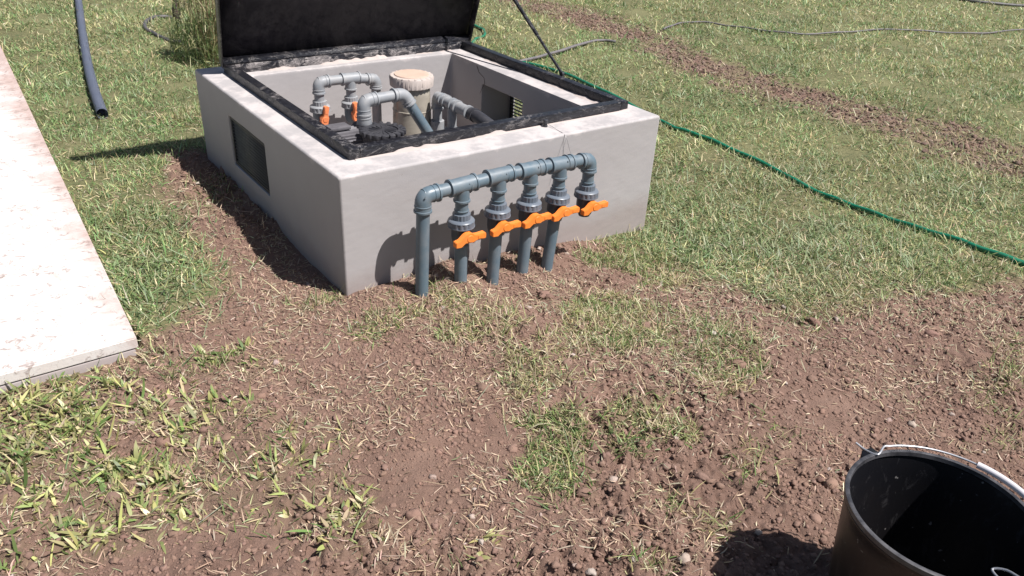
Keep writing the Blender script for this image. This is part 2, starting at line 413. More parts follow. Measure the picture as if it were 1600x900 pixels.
# ------------------------------------------------------------------ GROUND
def axis(segs):
    out = []
    for a, b, st in segs: out.append(np.arange(a, b-1e-6, st))
    return np.concatenate(out+[np.array([segs[-1][1]])])
gx = axis([(-70, -20, 8), (-20, -7, 1.0), (-7, -2.6, .09), (-2.6, -1.6, .02), (-1.6, 2.4, .0052), (2.4, 3.2, .02), (3.2, 8, .09), (8, 20, 1.0), (20, 70, 8)])
gy = axis([(-20, -2, 2), (-2, .8, .2), (.8, 3.3, .0056), (3.3, 4.6, .016), (4.6, 14, .06), (14, 24, .5), (24, 80, 7)])
GX, GY = np.meshgrid(gx, gy); fx, fy = GX.ravel(), GY.ravel()
soilv = soil_mask(fx, fy); gz = height(fx, fy, soilv)
def mesh_np(name, V, Fl, nper, attrs=None, mt=None, smooth=True, parent=None):
    """V (n,3); Fl list of (faces array, verts per face)"""
    me = bpy.data.meshes.new(name); me.vertices.add(len(V)); me.vertices.foreach_set('co', V.astype(np.float32).ravel())
    li = np.concatenate([f.ravel() for f in Fl]); tot = np.concatenate([np.full(len(f), n) for f, n in zip(Fl, nper)])
    me.loops.add(len(li)); me.loops.foreach_set('vertex_index', li.astype(np.int32))
    me.polygons.add(len(tot)); st = np.concatenate([[0], np.cumsum(tot)[:-1]])
    me.polygons.foreach_set('loop_start', st.astype(np.int32))
    try: me.polygons.foreach_set('loop_total', tot.astype(np.int32))
    except Exception: pass
    me.update(calc_edges=True)
    if attrs:
        for k, a in attrs.items():
            if a.ndim == 1:
                at = me.attributes.new(k, 'FLOAT', 'POINT'); at.data.foreach_set('value', a.astype(np.float32))
            else:
                at = me.attributes.new(k, 'FLOAT_COLOR', 'POINT')
                c = np.ones((len(a), 4), np.float32); c[:, :3] = a; at.data.foreach_set('color', c.ravel())
    return link_mesh(name, me, mt, parent, smooth)
nx, ny = len(gx), len(gy); ii = np.arange(nx*ny).reshape(ny, nx)
quads = np.stack([ii[:-1, :-1], ii[:-1, 1:], ii[1:, 1:], ii[1:, :-1]], -1).reshape(-1, 4)
tuftv = np.maximum(blobs(fx, fy, TUFTS), blobs(fx, fy, LEAFY))
sattr = np.clip(soilv-.35*tuftv, 0, 1)
g = mesh_np('ground', np.stack([fx, fy, gz], 1), [quads], [4], {'soil': sattr}, M['ground'])
tag(g, 'dug reddish brown earth giving way to patchy green lawn', 'ground', kind='structure')
del GX, GY

# ------------------------------------------------------------------ PAVING SLABS on the left (each a slab of its own)
t = SLABU
def slab_edge(v): return t[0]+(t[1]-t[0])*v/4.5
joints = [0.0, .655, 1.30, 1.95, 2.60, 3.25, 3.90, 4.55, 5.2, 5.85, 6.5]
first = None
for k, (v0, v1) in enumerate(zip(joints[:-1], joints[1:])):
    r_ = at_box('paving_slab', slab_edge(0), v0, 0)
    tag(r_, ['front corner slab of the pale path, stained with reddish dust, beside the leafy weeds', 'second pale slab of the path from the front corner', 'third pale slab of the path from the front corner'][k] if k < 3 else
        'pale slab far up the sunlit path, number %s from its front corner' % ['four', 'five', 'six', 'seven', 'eight', 'nine', 'ten'][k-3], 'slab', 'slabs of the pale path on the left')
    bm = bmesh.new(); e0, e1 = slab_edge(v0)-slab_edge(0), slab_edge(v1)-slab_edge(0); L = v1-v0-.006
    zt, zb = .052, .012
    pts = [(-1.5, 0), (e0, 0), (e1, L), (-1.5, L)]
    vt = [bm.verts.new((x, y, zt)) for x, y in pts]; vb = [bm.verts.new((x, y, zb)) for x, y in pts]
    bm.faces.new(vt); bm.faces.new(vb[::-1])
    for a in range(4): bm.faces.new((vt[a], vb[a], vb[(a+1) % 4], vt[(a+1) % 4]))
    bmesh.ops.bevel(bm, geom=bm.edges[:], offset=.004, segments=2, affect='EDGES')
    obj('slab_top', bm, M['slab'], r_)
    bm = bmesh.new(); box(bm, (-.76+min(e0, e1), L/2, -.042), (1.5, L, .102), .004); obj('mortar_bed', bm, M['conc'], r_)

# ------------------------------------------------------------------ CONCRETE CHAMBER
ch = at_box('pump_chamber', 0, 0, 0)
tag(ch, 'square rendered concrete pump chamber with black steel frame and its black lid propped open', 'chamber')
IU0, IU1, IV0, IV1 = .20, 1.35, .19, 1.42
bm = bmesh.new()
box(bm, (BW/2, BL/2, (BH-.22)/2), (BW, BL, BH+.22))
for e in bm.edges:
    pass
bmesh.ops.bevel(bm, geom=bm.edges[:], offset=.005, segments=2, affect='EDGES')
me = bpy.data.meshes.new('tmp'); bm.to_mesh(me); bm.free(); wall_o = bpy.data.objects.new('wall', me); C.objects.link(wall_o)
cutters = []
for (c, s) in [(((IU0+IU1)/2, (IV0+IV1)/2, .30), (IU1-IU0, IV1-IV0, .60)), ((.05, .967, .238), (.5, .458, .235)), ((BW-.05, .925, .245), (.7, .37, .235))]:
    bm = bmesh.new(); box(bm, c, s); me2 = bpy.data.meshes.new('cut'); bm.to_mesh(me2); bm.free()
    co = bpy.data.objects.new('cut', me2); C.objects.link(co); cutters.append(co)
    md = wall_o.modifiers.new('b', 'BOOLEAN'); md.operation = 'DIFFERENCE'; md.object = co; md.solver = 'EXACT'
rm = wall_o.modifiers.new('r', 'REMESH'); rm.mode = 'VOXEL'; rm.voxel_size = .006
smm = wall_o.modifiers.new('s', 'SMOOTH'); smm.iterations = 1; smm.factor = .5
dg = bpy.context.evaluated_depsgraph_get(); dg.update()
nm = bpy.data.meshes.new_from_object(wall_o.evaluated_get(dg))
for o_ in cutters+[wall_o]: bpy.data.objects.remove(o_)
n = len(nm.vertices); co = np.empty(n*3, np.float32); nm.vertices.foreach_get('co', co); co = co.reshape(-1, 3)
no = np.empty(n*3, np.float32); nm.vertices.foreach_get('normal', no); no = no.reshape(-1, 3)
dsp = (fbm(co[:, 0]+co[:, 2]*1.3, co[:, 1]-co[:, 2]*.9, .16, 4, 3)-.5)*.0018+(fbm(co[:, 0]-co[:, 2]*2, co[:, 1]+co[:, 2]*2, .03, 2, 9)-.5)*.0006
co = co+no*dsp[:, None]; nm.vertices.foreach_set('co', co.ravel()); nm.update()
nm.name = 'wall'; nm.materials.clear(); link_mesh('wall', nm, M['conc'], ch)
bm = bmesh.new(); box(bm, ((IU0+IU1)/2, (IV0+IV1)/2, -.03), (IU1-IU0+.02, IV1-IV0+.02, .06)); obj('floor', bm, M['conc'], ch, False)
bm = bmesh.new(); tube(bm, [(IU1, 1.161, 0.45), (IU1, 1.14, 0.42), (IU1, 1.09, 0.401), (IU1, 1.082, 0.375), (IU1, 1.111, 0.333), (IU1, 1.128, 0.304)], .0016, 5, radii=[.0026, .0018, .0015, .002, .0012, .0006]); obj('hairline_crack', bm, mat('crack_shadow', (.10, .08, .07), .95), ch)
# steel frame: square tube ring; front and back bars carry more cement
FU0, FU1, FV0, FV1, FW = .106, 1.503, .137, 1.530, .044
Z0, Z1 = BH-.012, BH+.042
def bar(name, a, b, w, mt, parent):
    bm = bmesh.new(); c = ((a[0]+b[0])/2, (a[1]+b[1])/2, (Z0+Z1)/2); box(bm, c, (abs(b[0]-a[0]), abs(b[1]-a[1]), Z1-Z0), .003)
    return obj(name, bm, mt, parent)
fr = obj('steel_frame', (lambda b: (box(b, (FU0+FW/2, (FV0+FV1)/2, (Z0+Z1)/2), (FW, FV1-FV0, Z1-Z0), .003), b)[1])(bmesh.new()), M['frame'], ch)
bar('front_bar', (FU0+FW+.0005, FV0), (FU1-FW-.0005, FV0+FW), FW, M['frame'], fr)
bar('back_bar', (FU0+FW+.0005, FV1-FW), (FU1-FW-.0005, FV1), FW, M['frame_smear'], fr)
bar('side_bar', (FU1-FW, FV0), (FU1, FV1), FW, M['frame'], fr)
# mortar smeared up against the frame
bm = bmesh.new()
def mortar_strip(bm, a, b, n, wmin, wmax, h, seed):
    a = Vector(a); b = Vector(b); d = (b-a).normalized(); nrm = Vector((d.y, -d.x, 0)); L = (b-a).length; rows = []
    for k in range(n+1):
        t_ = k/n; q = a+d*L*t_; s = float(fbm(np.array([t_*L*6.0]), np.array([seed*3.1]), 1.0, 4, seed)[0])
        s2 = float(fbm(np.array([t_*L*30.0]), np.array([seed*9.1]), 1.0, 3, seed+5)[0])
        w_ = wmin+(wmax-wmin)*s; hh = h*max(0, (s-.42)*3.2)*(.5+s2)
        hh = max(.002, hh)
        rows.append([bm.verts.new(q+nrm*.0+Vector((0, 0, hh))), bm.verts.new(q+nrm*(.004+.003*s2)+Vector((0, 0, hh*.92))), bm.verts.new(q+nrm*(w_*.45)+Vector((0, 0, hh*.35+.003))), bm.verts.new(q+nrm*w_+Vector((0, 0, -.002)))])
    for r1, r2 in zip(rows[:-1], rows[1:]):
        for k in range(3): bm.faces.new((r1[k], r1[k+1], r2[k+1], r2[k]))
mortar_strip(bm, (FU0+.02, FV0-.001, BH+.001), (FU1, FV0-.001, BH+.001), 220, .008, .022, .020, 4)
obj('mortar_smear', bm, M['mortar'], ch)
bm = bmesh.new(); mortar_strip(bm, (FU0+.12, FV1-FW-.001, BH-.004), (FU1-.12, FV1-FW-.001, BH-.004), 200, .02, .04, .020, 11); obj('mortar_smear', bm, M['mortar'], ch)
bm = bmesh.new(); mortar_strip(bm, (FU1-FW-.001, FV1-.06, BH-.004), (FU1-FW-.001, FV0+.05, BH-.004), 200, .03, .06, .012, 16); obj('mortar_smear', bm, M['mortar'], ch)
# bolt stub on the front edge, with two thin wires
bm = bmesh.new(); pz = BH
cst = (1.005, FV0-.020)
lathe(bm, (cst[0], cst[1], pz-.004), (0, 0, 1), [(0, .0095), (.012, .0095), (.013, .0075), (.018, .0075), (.019, .010), (.034, .010), (.036, .007)], 12)
obj('bolt_stub', bm, M['blackp'], ch)
for (du, dv, dz) in ((-.035, -.012, -.125), (.028, -.01, -.12)):
    bm = bmesh.new(); pts = catmull([(cst[0]+.012, cst[1]-.004, pz+.010), (cst[0]+.016, .06, pz+.002), (cst[0]+.012, -.006, pz-.008), (cst[0]+.012+du*.6, -.02, pz+dz*.55), (cst[0]+.012+du, -.05, pz+dz)], 6)
    tube(bm, pts, .0008, 5); obj('loose_wire', bm, M['wire'], ch)
# vents
def vent(name, u, v0, v1, z0, z1, depth, side, n, mt, parent, bw=.018, tilt=35):
    bm = bmesh.new()
    for (c, s) in [((u, (v0+v1)/2, z1-bw/2), (depth, v1-v0, bw)), ((u, (v0+v1)/2, z0+bw/2), (depth, v1-v0, bw)), ((u, v0+bw/2, (z0+z1)/2), (depth, bw, z1-z0-2*bw-.001)), ((u, v1-bw/2, (z0+z1)/2), (depth, bw, z1-z0-2*bw-.001))]:
        box(bm, c, s, .002)
    o_ = obj(name, bm, mt, parent); bm = bmesh.new()
    for k in range(n):
        z = z0+bw+(k+.5)*(z1-z0-2*bw)/n
        R = Matrix.Rotation(math.radians(tilt*side), 4, 'Y'); box(bm, (u, (v0+v1)/2, z), (depth*.95, v1-v0-2*bw-.002, .0025), 0, R)
    obj('louvre_slats', bm, mt, o_); return o_
vent('vent_grille', .016, .742, 1.192, .124, .352, .020, -1, 13, M['vent'], ch, .014, tilt=48)
bm = bmesh.new(); box(bm, (.075, .967, .238), (.004, .45, .228)); obj('vent_backing', bm, M['blackp'], ch, False)
vent('vent_grille', BW-.03, .744, 1.106, .131, .359, .022, 1, 11, M['vent'], ch, .010, tilt=8)
# lid: sheet with folded rim, hinged at the back and leaning over the opening
hinge = Vector((0, FV1+.012, Z1+.004)); ldir = Vector((0, -.42, 1)).normalized(); LL = 1.44
R = Matrix(((1, 0, 0), (0, ldir.z, ldir.y), (0, -ldir.y, ldir.z))).to_4x4()   # local y = outward normal, z = up the lid
# local axes: x along hinge, y = normal away from the opening, z along lid
nrm = Vector((0, ldir.z, -ldir.y))
def L2(x, y, z): return Vector((x-.055*z, hinge.y, hinge.z))+nrm*y+ldir*z
def lidbox(bm, x0, x1, y0, y1, z0, z1, bev=.0015):
    r = bmesh.ops.create_cube(bm, size=1.0); vs = r['verts']
    for q in vs:
        q.co = L2((x0+x1)/2+q.co.x*(x1-x0), (y0+y1)/2+q.co.y*(y1-y0), (z0+z1)/2+q.co.z*(z1-z0))
    if bev: bmesh.ops.bevel(bm, geom=list({e for v in vs for e in v.link_edges}), offset=bev, segments=2, affect='EDGES')
LX0, LX1 = .092, 1.528
bm = bmesh.new(); lidbox(bm, LX0, LX1, 0, .004, 0, LL)
ld = obj('lid', bm, M['lid'], ch)
bm = bmesh.new(); lidbox(bm, LX0, LX0+.004, -.05, -.0005, 0, LL); lidbox(bm, LX1-.004, LX1, -.05, -.0005, 0, LL); lidbox(bm, LX0+.0045, LX1-.0045, -.05, -.0005, LL-.004, LL)
obj('lid_rim', bm, M['frame'], ld)
bm = bmesh.new(); lidbox(bm, LX0+.005, LX1-.005, -.045, -.0005, .0, .030, .003); obj('hinge_flange', bm, M['frame'], ld)
bm = bmesh.new(); lidbox(bm, (LX0+LX1)/2-.017, (LX0+LX1)/2+.017, -.030, -.0005, .62*LL, LL-.01, .002)
obj('stiffener', bm, M['lid'], ld)
for x in (LX0+.16, LX1-.16):
    bm = bmesh.new(); lathe(bm, (x-.04, hinge.y+.004, hinge.z-.002), (1, 0, 0), [(0, .008), (.025, .008), (.0255, .0065), (.027, .0065), (.0275, .008), (.08, .008)], 14); obj('hinge', bm, M['frame'], ld)
# prop rod
a_ = Vector((1.513, .635, Z1+.006)); b_ = Vector((1.50, 1.36, 1.005))
bm = bmesh.new(); d = (b_-a_); tube(bm, [a_, a_+d*.30, a_+d*.302, b_], .0085, 12, radii=[.0075, .0075, .0100, .0100])
lathe(bm, a_-Vector((.008, 0, 0)), (1, 0, 0), [(0, .013), (.014, .013)], 12)
obj('prop_rod', bm, M['rod'], ch)

# ------------------------------------------------------------------ FRONT VALVE MANIFOLD
D = -.145
man = at_box('valve_manifold', 0, D, 0)
tag(man, 'grey plastic pipe manifold with five orange tap handles standing in front of the chamber wall', 'pipe manifold')
def ring(bm, p, d, r, w=.006, lip=.003): lathe(bm, p, d, [(0, r-.001), (.0008, r+lip), (w, r+lip), (w+.0008, r-.001)], 26)
HZ = [.398, .403, .410, .409, .406, .396]
U = [.252, .417, .583, .735, .882, 1.038]
BU = [.243, .418, .572, .722, .855]
G0 = -.12
bm = bmesh.new(); elbow(bm, (U[0], 0, HZ[0]), (1, 0, 0), (-.02, 0, -1), r=.0305, R=.040, arm=.062); lathe(bm, (U[0]-.006, -.030, HZ[0]+.006), (-.3, -1, .3), [(0, .0035), (.003, .003)], 8); obj('elbow', bm, M['pvc'], man)
bm = bmesh.new(); tube(bm, [(U[0], 0, HZ[0]-.045), (BU[0], 0, .0), (BU[0]-.005, 0, G0)], .0250, 26); obj('riser_pipe', bm, M['pvc'], man)
bm = bmesh.new(); tube(bm, [(u, 0, z) for u, z in zip(U, HZ)][0:1]+[(U[0]+.05, 0, HZ[0]+.0015)]+[(u, 0, z) for u, z in zip(U[1:], HZ[1:])], .0250, 26); obj('header_pipe', bm, M['pvc'], man)
bm = bmesh.new(); elbow(bm, (U[5], 0, HZ[5]), (-1, 0, .02), (0, 0, -1), r=.0305, R=.036, arm=.052); obj('elbow', bm, M['pvc'], man)
HANDLE = [(-.066, -.022), (-.066, .000), (-.046, .004), (-.026, .021), (-.012, .026), (.004, .025), (.016, .015), (.030, .013), (.064, .015), (.068, .008), (.066, -.009), (.036, -.008), (.022, -.009), (.012, -.014), (-.008, -.013), (-.024, -.011), (-.042, -.024)]
def make_valve(parent, p, tilt_u, label=None, handle_rot=0.0, mt_nut=M['nut'], mt_body=M['pvc_dark'], mt_h=M['orange'], front=True):
    """true-union ball valve hanging from p, with ribbed nuts and an orange T handle; returns the body object"""
    dn = Vector((tilt_u, 0, -1)).normalized(); p = Vector(p)
    bm = bmesh.new()
    lathe(bm, p, dn, [(0, .0285), (.012, .0285), (.013, .030), (.016, .030), (.018, .038), (.062, .038), (.077, .036), (.095, .031), (.100, .029)], 30)
    body = obj('valve', bm, mt_body, parent)
    bm = bmesh.new()
    lathe(bm, p-dn*.030, dn, [(0, .0275), (.001, .0345), (.022, .0345), (.023, .029)], 48, ribs=16, ribdepth=.06)
    lathe(bm, p-dn*.008, dn, [(0, .036), (.003, .0475), (.007, .0505)], 48)
    lathe(bm, p-dn*.001, dn, [(0, .0505), (.020, .0510)], 48, ribs=16, ribdepth=.07)
    lathe(bm, p+dn*.019, dn, [(0, .0520), (.004, .0520), (.006, .039)], 48)
    obj('union_nut', bm, mt_nut, body)
    hc = p+dn*.052+Vector((0, -.058, 0)) if front else p+dn*.052+Vector((0, -.052, 0))
    bm = bmesh.new(); lathe(bm, p+dn*.052+Vector((0, -.028, 0)), (0, -1, 0), [(0, .014), (.018, .013), (.020, .011)], 18)
    st = obj('valve_stem', bm, mt_body, body)
    bm = bmesh.new(); cr = Matrix.Rotation(handle_rot, 3, 'Y')
    def ad(pts, y0, y1, bevel=.0025):
        f = [bm.verts.new(hc+cr @ Vector((x, y0, z))) for x, z in pts]; b = [bm.verts.new(hc+cr @ Vector((x, y1, z))) for x, z in pts]
        fs = [bm.faces.new(f), bm.faces.new(b[::-1])]
        for k in range(len(pts)): fs.append(bm.faces.new((f[k], b[k], b[(k+1) % len(pts)], f[(k+1) % len(pts)])))
        bmesh.ops.recalc_face_normals(bm, faces=fs)
        bmesh.ops.bevel(bm, geom=list({e for q in fs for e in q.edges}), offset=bevel, segments=2, affect='EDGES')
    ad(HANDLE, -.013, .011, .0016)
    ad([(.030, -.004), (.030, .009), (.050, .009), (.050, -.004)], -.0145, -.0125, .0004)
    lathe(bm, hc+Vector((-.004, .026, .004)), (0, -1, 0), [(0, .016), (.037, .016), (.041, .013)], 20)
    # grip ribs on the outer wing
    obj('handle', bm, mt_h, st)
    return body
for k in range(1, 6):
    u, z = U[k], HZ[k]; tl = 0.0
    if k < 5:
        bm = bmesh.new()
        lathe(bm, (u-.058, 0, z-.000), (1, 0, (HZ[k+1]-HZ[k-1])/.31), [(0, .026), (.001, .0340), (.009, .0340), (.010, .0305), (.040, .0305), (.058, .0312), (.076, .0305), (.107, .0305), (.108, .0340), (.115, .0340), (.116, .026)], 28)
        ring(bm, (u+.024, 0, z), (1, 0, 0), .0305, .004, .0015)
        lathe(bm, (u, 0, z-.012), (0, 0, -1), [(0, .0290), (.040, .0290), (.041, .0325), (.048, .0325), (.049, .025)], 26)
        lathe(bm, (u+.016, -.0262, z+.014), (0, -1, .5), [(0, .0032), (.004, .0028)], 8)
        obj('tee', bm, M['pvc'], man)
    zn = z-.138
    bm = bmesh.new(); tube(bm, [(u, 0, z-.03), (u, 0, zn+.02)], .0250, 26); ring(bm, (u, 0, zn+.040), (0, 0, 1), .0260, .004, .0025); obj('riser_pipe', bm, M['pvc'], man)
    tl = (BU[k]-u)/.40 if k < 5 else -.02
    make_valve(man, (u, 0, zn), tl)
    if k < 5:
        bm = bmesh.new(); tube(bm, [(u+tl*.08, 0, zn-.08), (BU[k], 0, -.02), (BU[k]+tl*.1, 0, G0)], .0250, 26)
        ring(bm, (u+tl*.10, 0, zn-.104), (0, 0, 1), .0265, .006, .003); obj('riser_pipe', bm, M['pvc'], man)
    else:
        bm = bmesh.new(); lathe(bm, (u+tl*.1, 0, zn-.096), (0, 0, -1), [(0, .027), (.004, .027), (.006, .024), (.014, .024), (.014, .020), (.002, .019)], 26, capb=True); obj('open_end', bm, M['pvc_dark'], man)

# ------------------------------------------------------------------ EQUIPMENT INSIDE
# rear manifold
rm_ = at_box('rear_manifold', 0, 1.265, 0)
tag(rm_, 'bleached grey pipe manifold with two orange levers against the back inner wall', 'pipe manifold')
ru = [.478, .650, .792]; rz = [.436, .436, .418]
bm = bmesh.new(); elbow(bm, (ru[0], 0, rz[0]), (1, 0, 0), (0, 0, -1), r=.029, R=.038, arm=.056); obj('elbow', bm, M['pvc_light'], rm_)
bm = bmesh.new(); elbow(bm, (ru[2], 0, rz[2]), (-1, 0, .06), (0, 0, -1), r=.029, R=.036, arm=.050); obj('elbow', bm, M['pvc_light'], rm_)
bm = bmesh.new(); tube(bm, [(u, 0, z) for u, z in zip(ru, rz)], .0245, 22); obj('header_pipe', bm, M['pvc_light'], rm_)
bm = bmesh.new(); lathe(bm, (ru[1]-.05, 0, rz[1]), (1, 0, -.02), [(0, .025), (.001, .0325), (.008, .0325), (.009, .0292), (.092, .0292), (.093, .0325), (.10, .0325), (.101, .025)], 26)
lathe(bm, (ru[1], 0, rz[1]-.01), (0, 0, -1), [(0, .028), (.038, .028), (.039, .032), (.045, .032), (.046, .024)], 24); obj('tee', bm, M['pvc_light'], rm_)
for k, u in enumerate(ru):
    bm = bmesh.new(); tube(bm, [(u, 0, rz[k]-.03), (u, 0, -.01 if k == 2 else .29)], .0245, 22); obj('riser_pipe', bm, M['pvc_light'], rm_)
    if k < 2:
        make_valve(rm_, (u, 0, .315), 0, handle_rot=math.radians(-80 if k == 0 else -95), mt_nut=M['pvc_light'], mt_body=M['pvc'], mt_h=M['orange_pale'])
        bm = bmesh.new(); tube(bm, [(u, 0, .23), (u, 0, -.01)], .0245, 22); obj('riser_pipe', bm, M['pvc_light'], rm_)
# filter tank
ft = at_box('filter_tank', .905, 1.09, 0); tag(ft, 'upright cream capped filter tank with smoky yellowish body inside the chamber', 'filter')
bm = bmesh.new(); lathe(bm, (0, 0, -.01), (0, 0, 1), [(0, .10), (.05, .104), (.20, .101), (.30, .098), (.302, .100), (.306, .100), (.308, .096), (.44, .092)], 40); obj('tank', bm, M['tank'], ft)
bm = bmesh.new(); lathe(bm, (0, 0, .415), (0, 0, 1), [(0, .1), (.001, .110), (.044, .113), (.052, .108), (.054, .086)], 64, ribs=32, ribdepth=.035)
for k in range(20):
    a = 2*math.pi*k/20; box(bm, (.101*math.cos(a), .101*math.sin(a), .449), (.016, .013, .040), .003, Matrix.Rotation(a, 4, 'Z'))
cp = obj('ribbed_cap', bm, M['cream'], ft)
bm = bmesh.new(); lathe(bm, (0, 0, .4695), (0, 0, 1), [(0, .088), (.004, .086), (.005, .060), (.003, .040)], 40); obj('cap_disc', bm, M['peach'], cp)
# pump
pm = at_box('water_pump', .525, .684, .012); tag(pm, 'black pump with toothed round strainer lid and ribbed motor inside the chamber', 'pump')
bm = bmesh.new(); lathe(bm, (0, 0, 0), (0, 0, 1), [(0, .06), (.12, .075), (.29, .082), (.31, .092), (.325, .092)], 36)
box(bm, (0, 0, .012), (.22, .2, .03), .006); obj('strainer_housing', bm, M['blackp'], pm)
bm = bmesh.new(); lathe(bm, (0, 0, .322), (0, 0, 1), [(0, .088), (.002, .094), (.022, .094), (.026, .088), (.026, .070), (.020, .068), (.022, .03), (.026, .0)], 48, capb=False)
for k in range(18):
    a = 2*math.pi*(k+.3)/18; box(bm, (.092*math.cos(a), .092*math.sin(a), .339), (.026, .018, .024), .004, Matrix.Rotation(a, 4, 'Z'))
for k in range(8):
    a = math.pi*k/8; box(bm, (0, 0, .345), (.125, .003, .004), 0, Matrix.Rotation(a, 4, 'Z'))
obj('strainer_lid', bm, M['blackp'], pm)
bm = bmesh.new(); lathe(bm, (-.32, .125, .27), (1, 0, 0), [(0, .05), (.004, .066), (.03, .070), (.25, .070), (.26, .085), (.285, .085)], 60, ribs=30, ribdepth=.08)
box(bm, (-.17, .125, .345), (.12, .07, .016), .004); box(bm, (-.19, .105, .353), (.06, .006, .006), .001)
for x in (-.26, -.10): box(bm, (x, .125, .11), (.02, .10, .20), .003)
obj('motor', bm, M['motor'], pm)
bm = bmesh.new(); lathe(bm, (-.035, .110, .25), (0, 0, 1), [(0, .03), (.07, .042), (.09, .040), (.10, .034)], 28); obj('outlet_collar', bm, M['blackp'], pm)
pp = [(-.035, .110), (.178, .125)]
bm = bmesh.new(); elbow(bm, (pp[0][0], pp[0][1], .452), (1, .07, .0), (0, 0, -1), r=.0305, R=.042, arm=.066); ring(bm, (pp[0][0], pp[0][1], .372), (0, 0, 1), .031, .006, .003); lathe(bm, (pp[0][0], pp[0][1], .395), (0, 0, -1), [(0, .031), (.02, .031), (.045, .036), (.05, .034)], 26); obj('elbow', bm, M['pvc_light'], pm)
bm = bmesh.new(); tube(bm, [(pp[0][0], pp[0][1], .452), (pp[1][0], pp[1][1], .454)], .025, 24); obj('connecting_pipe', bm, M['pvc_light'], pm)
dd = Vector((.115, -.035, -.20)).normalized()
bm = bmesh.new(); elbow(bm, (pp[1][0], pp[1][1], .454), (-1, -.07, 0), dd, r=.0305, R=.040, arm=.058); obj('elbow', bm, M['pvc_light'], pm)
q = Vector((pp[1][0], pp[1][1], .454)); bm = bmesh.new(); tube(bm, [q+dd*.02, q+dd*.46], .0255, 24); obj('connecting_pipe', bm, M['pvc'], pm)
# side pipework parallel to the right wall
sp_ = at_box('side_pipework', 1.02, 0, 0); tag(sp_, 'dusty grey pipe run with dark bend by the right inner wall of the chamber', 'pipework')
bm = bmesh.new(); elbow(bm, (-.03, .98, .372), (0, -1, 0), (0, 0, -1), r=.029, R=.038, arm=.060); obj('elbow', bm, M['pvc_light'], sp_)
bm = bmesh.new(); tube(bm, [(-.03, .98, .372), (-.02, .66, .366)], .0275, 22)
for y in (.90, .84, .80, .70): ring(bm, (-.028, y, .371), (0, -1, -.02), .028, .014, .005)
obj('run_pipe', bm, M['pvc_light'], sp_)
bm = bmesh.new(); tube(bm, catmull([(-.02, .70, .367), (-.018, .62, .364), (-.012, .56, .352), (.0, .50, .335)], 5), .030, 22); ring(bm, (-.02, .655, .366), (0, -1, 0), .030, .012, .004); obj('dark_bend', bm, M['blackp'], sp_)
for y in (.98, .84):
    bm = bmesh.new(); tube(bm, [(-.03+.0*y, y, .365), (-.03, y, -.01)], .0245, 20); lathe(bm, (-.03, y, .20), (0, 0, 1), [(0, .03), (.002, .036), (.05, .036), (.052, .03)], 24); obj('drop_pipe', bm, M['pvc_light'], sp_)
bm = bmesh.new(); box(bm, (.08, .62, .05), (.22, .26, .10), .01); lathe(bm, (.06, .60, .09), (0, 0, 1), [(0, .07), (.12, .07), (.14, .055)], 28); obj('valve_body', bm, M['motor'], sp_)

# ------------------------------------------------------------------ HOSES AND PIPES ON THE LAWN
def on_ground(px, py, lift):
    q = unp(px, py, 0)
    for _ in range(3):
        z = float(base_h(np.array([q[0]]), np.array([q[1]]))[0])+lift; q = unp(px, py, z)
    return q
def ground_line(name, pts, r, mt, lift, k=10, wig=.0, n=12, seed=0, parent=None):
    P = catmull([on_ground(x, y, lift) if not isinstance(x, tuple) else x for x, y in pts], k); r_ = np.random.default_rng(seed)
    Q = []
    for i, p in enumerate(P):
        p = np.array(p); s = i*.35+seed
        p[2] += wig*.6*math.sin(s*1.7); p[0] += wig*math.sin(s)*.6; p[1] += wig*math.cos(s*.8); Q.append(p)
    o_ = Vector(Q[0]); bm = bmesh.new(); tube(bm, [Vector(p)-o_ for p in Q], r, n)
    ob = obj(name, bm, mt, parent); ob.location = o_; return ob
h = ground_line('garden_hose', [(736, 38), (755, 46), (756, 56), (742, 62), (740, 75), (790, 92), (862, 108), (940, 140), (1034, 190), (1070, 204), (1120, 222), (1200, 259), (1270, 296), (1335, 322), (1400, 345), (1480, 370), (1560, 397), (1640, 425), (1800, 480)], .0125, M['hose_green'], .018, 12, .004)
tag(h, 'long ribbed green garden hose running across the lawn past the chamber', 'hose')
h = ground_line('irrigation_hose', [(790, 97), (815, 95), (845, 88), (880, 78), (915, 67), (940, 63), (962, 65)], .013, M['hose_grey'], .03, 10, .002); tag(h, 'short thick grey hose end arching over the grass behind the prop rod', 'hose')
h = ground_line('irrigation_hose', [(1036, 46), (1055, 38), (1090, 34), (1140, 40), (1200, 48), (1260, 53), (1330, 49), (1400, 46), (1470, 50), (1530, 52), (1600, 46), (1720, 40)], .009, M['hose_grey'], .02, 10, .006); tag(h, 'thin grey hose lying across the far lawn above the bare earth track', 'hose')
h = ground_line('irrigation_hose', [(1485, -4), (1530, 3), (1600, 9), (1720, 14)], .022, M['hose_black'], .02, 10, .004); tag(h, 'dark strip, drawn as a black tube, on the lawn at the top right corner', 'hose')  # dark strip at the far edge of the lawn, drawn as a black tube
h = ground_line('irrigation_hose', [(286, 67), (265, 63), (245, 55), (230, 46), (226, 38), (232, 31), (246, 26), (268, 27)], .016, M['hose_black'], .018, 10, .003); tag(h, 'short curved black pipe piece on the grass between the conduit and the lid', 'hose')
# thick conduit (open end towards the camera)
P = catmull([on_ground(x, y, .034) for x, y in [(112, -60), (122, -2), (128, 45), (136, 95), (147, 140), (160, 178)]], 8)
o_ = Vector(P[-1]); bm = bmesh.new(); tube(bm, [Vector(p)-o_ for p in P], .031, 24, caps=False)
bmesh.ops.solidify(bm, geom=bm.faces[:], thickness=.003)
h = obj('conduit_pipe', bm, M['conduit'], None); h.location = o_; tag(h, 'long blue grey plastic conduit lying on the grass beside the pale path', 'pipe')
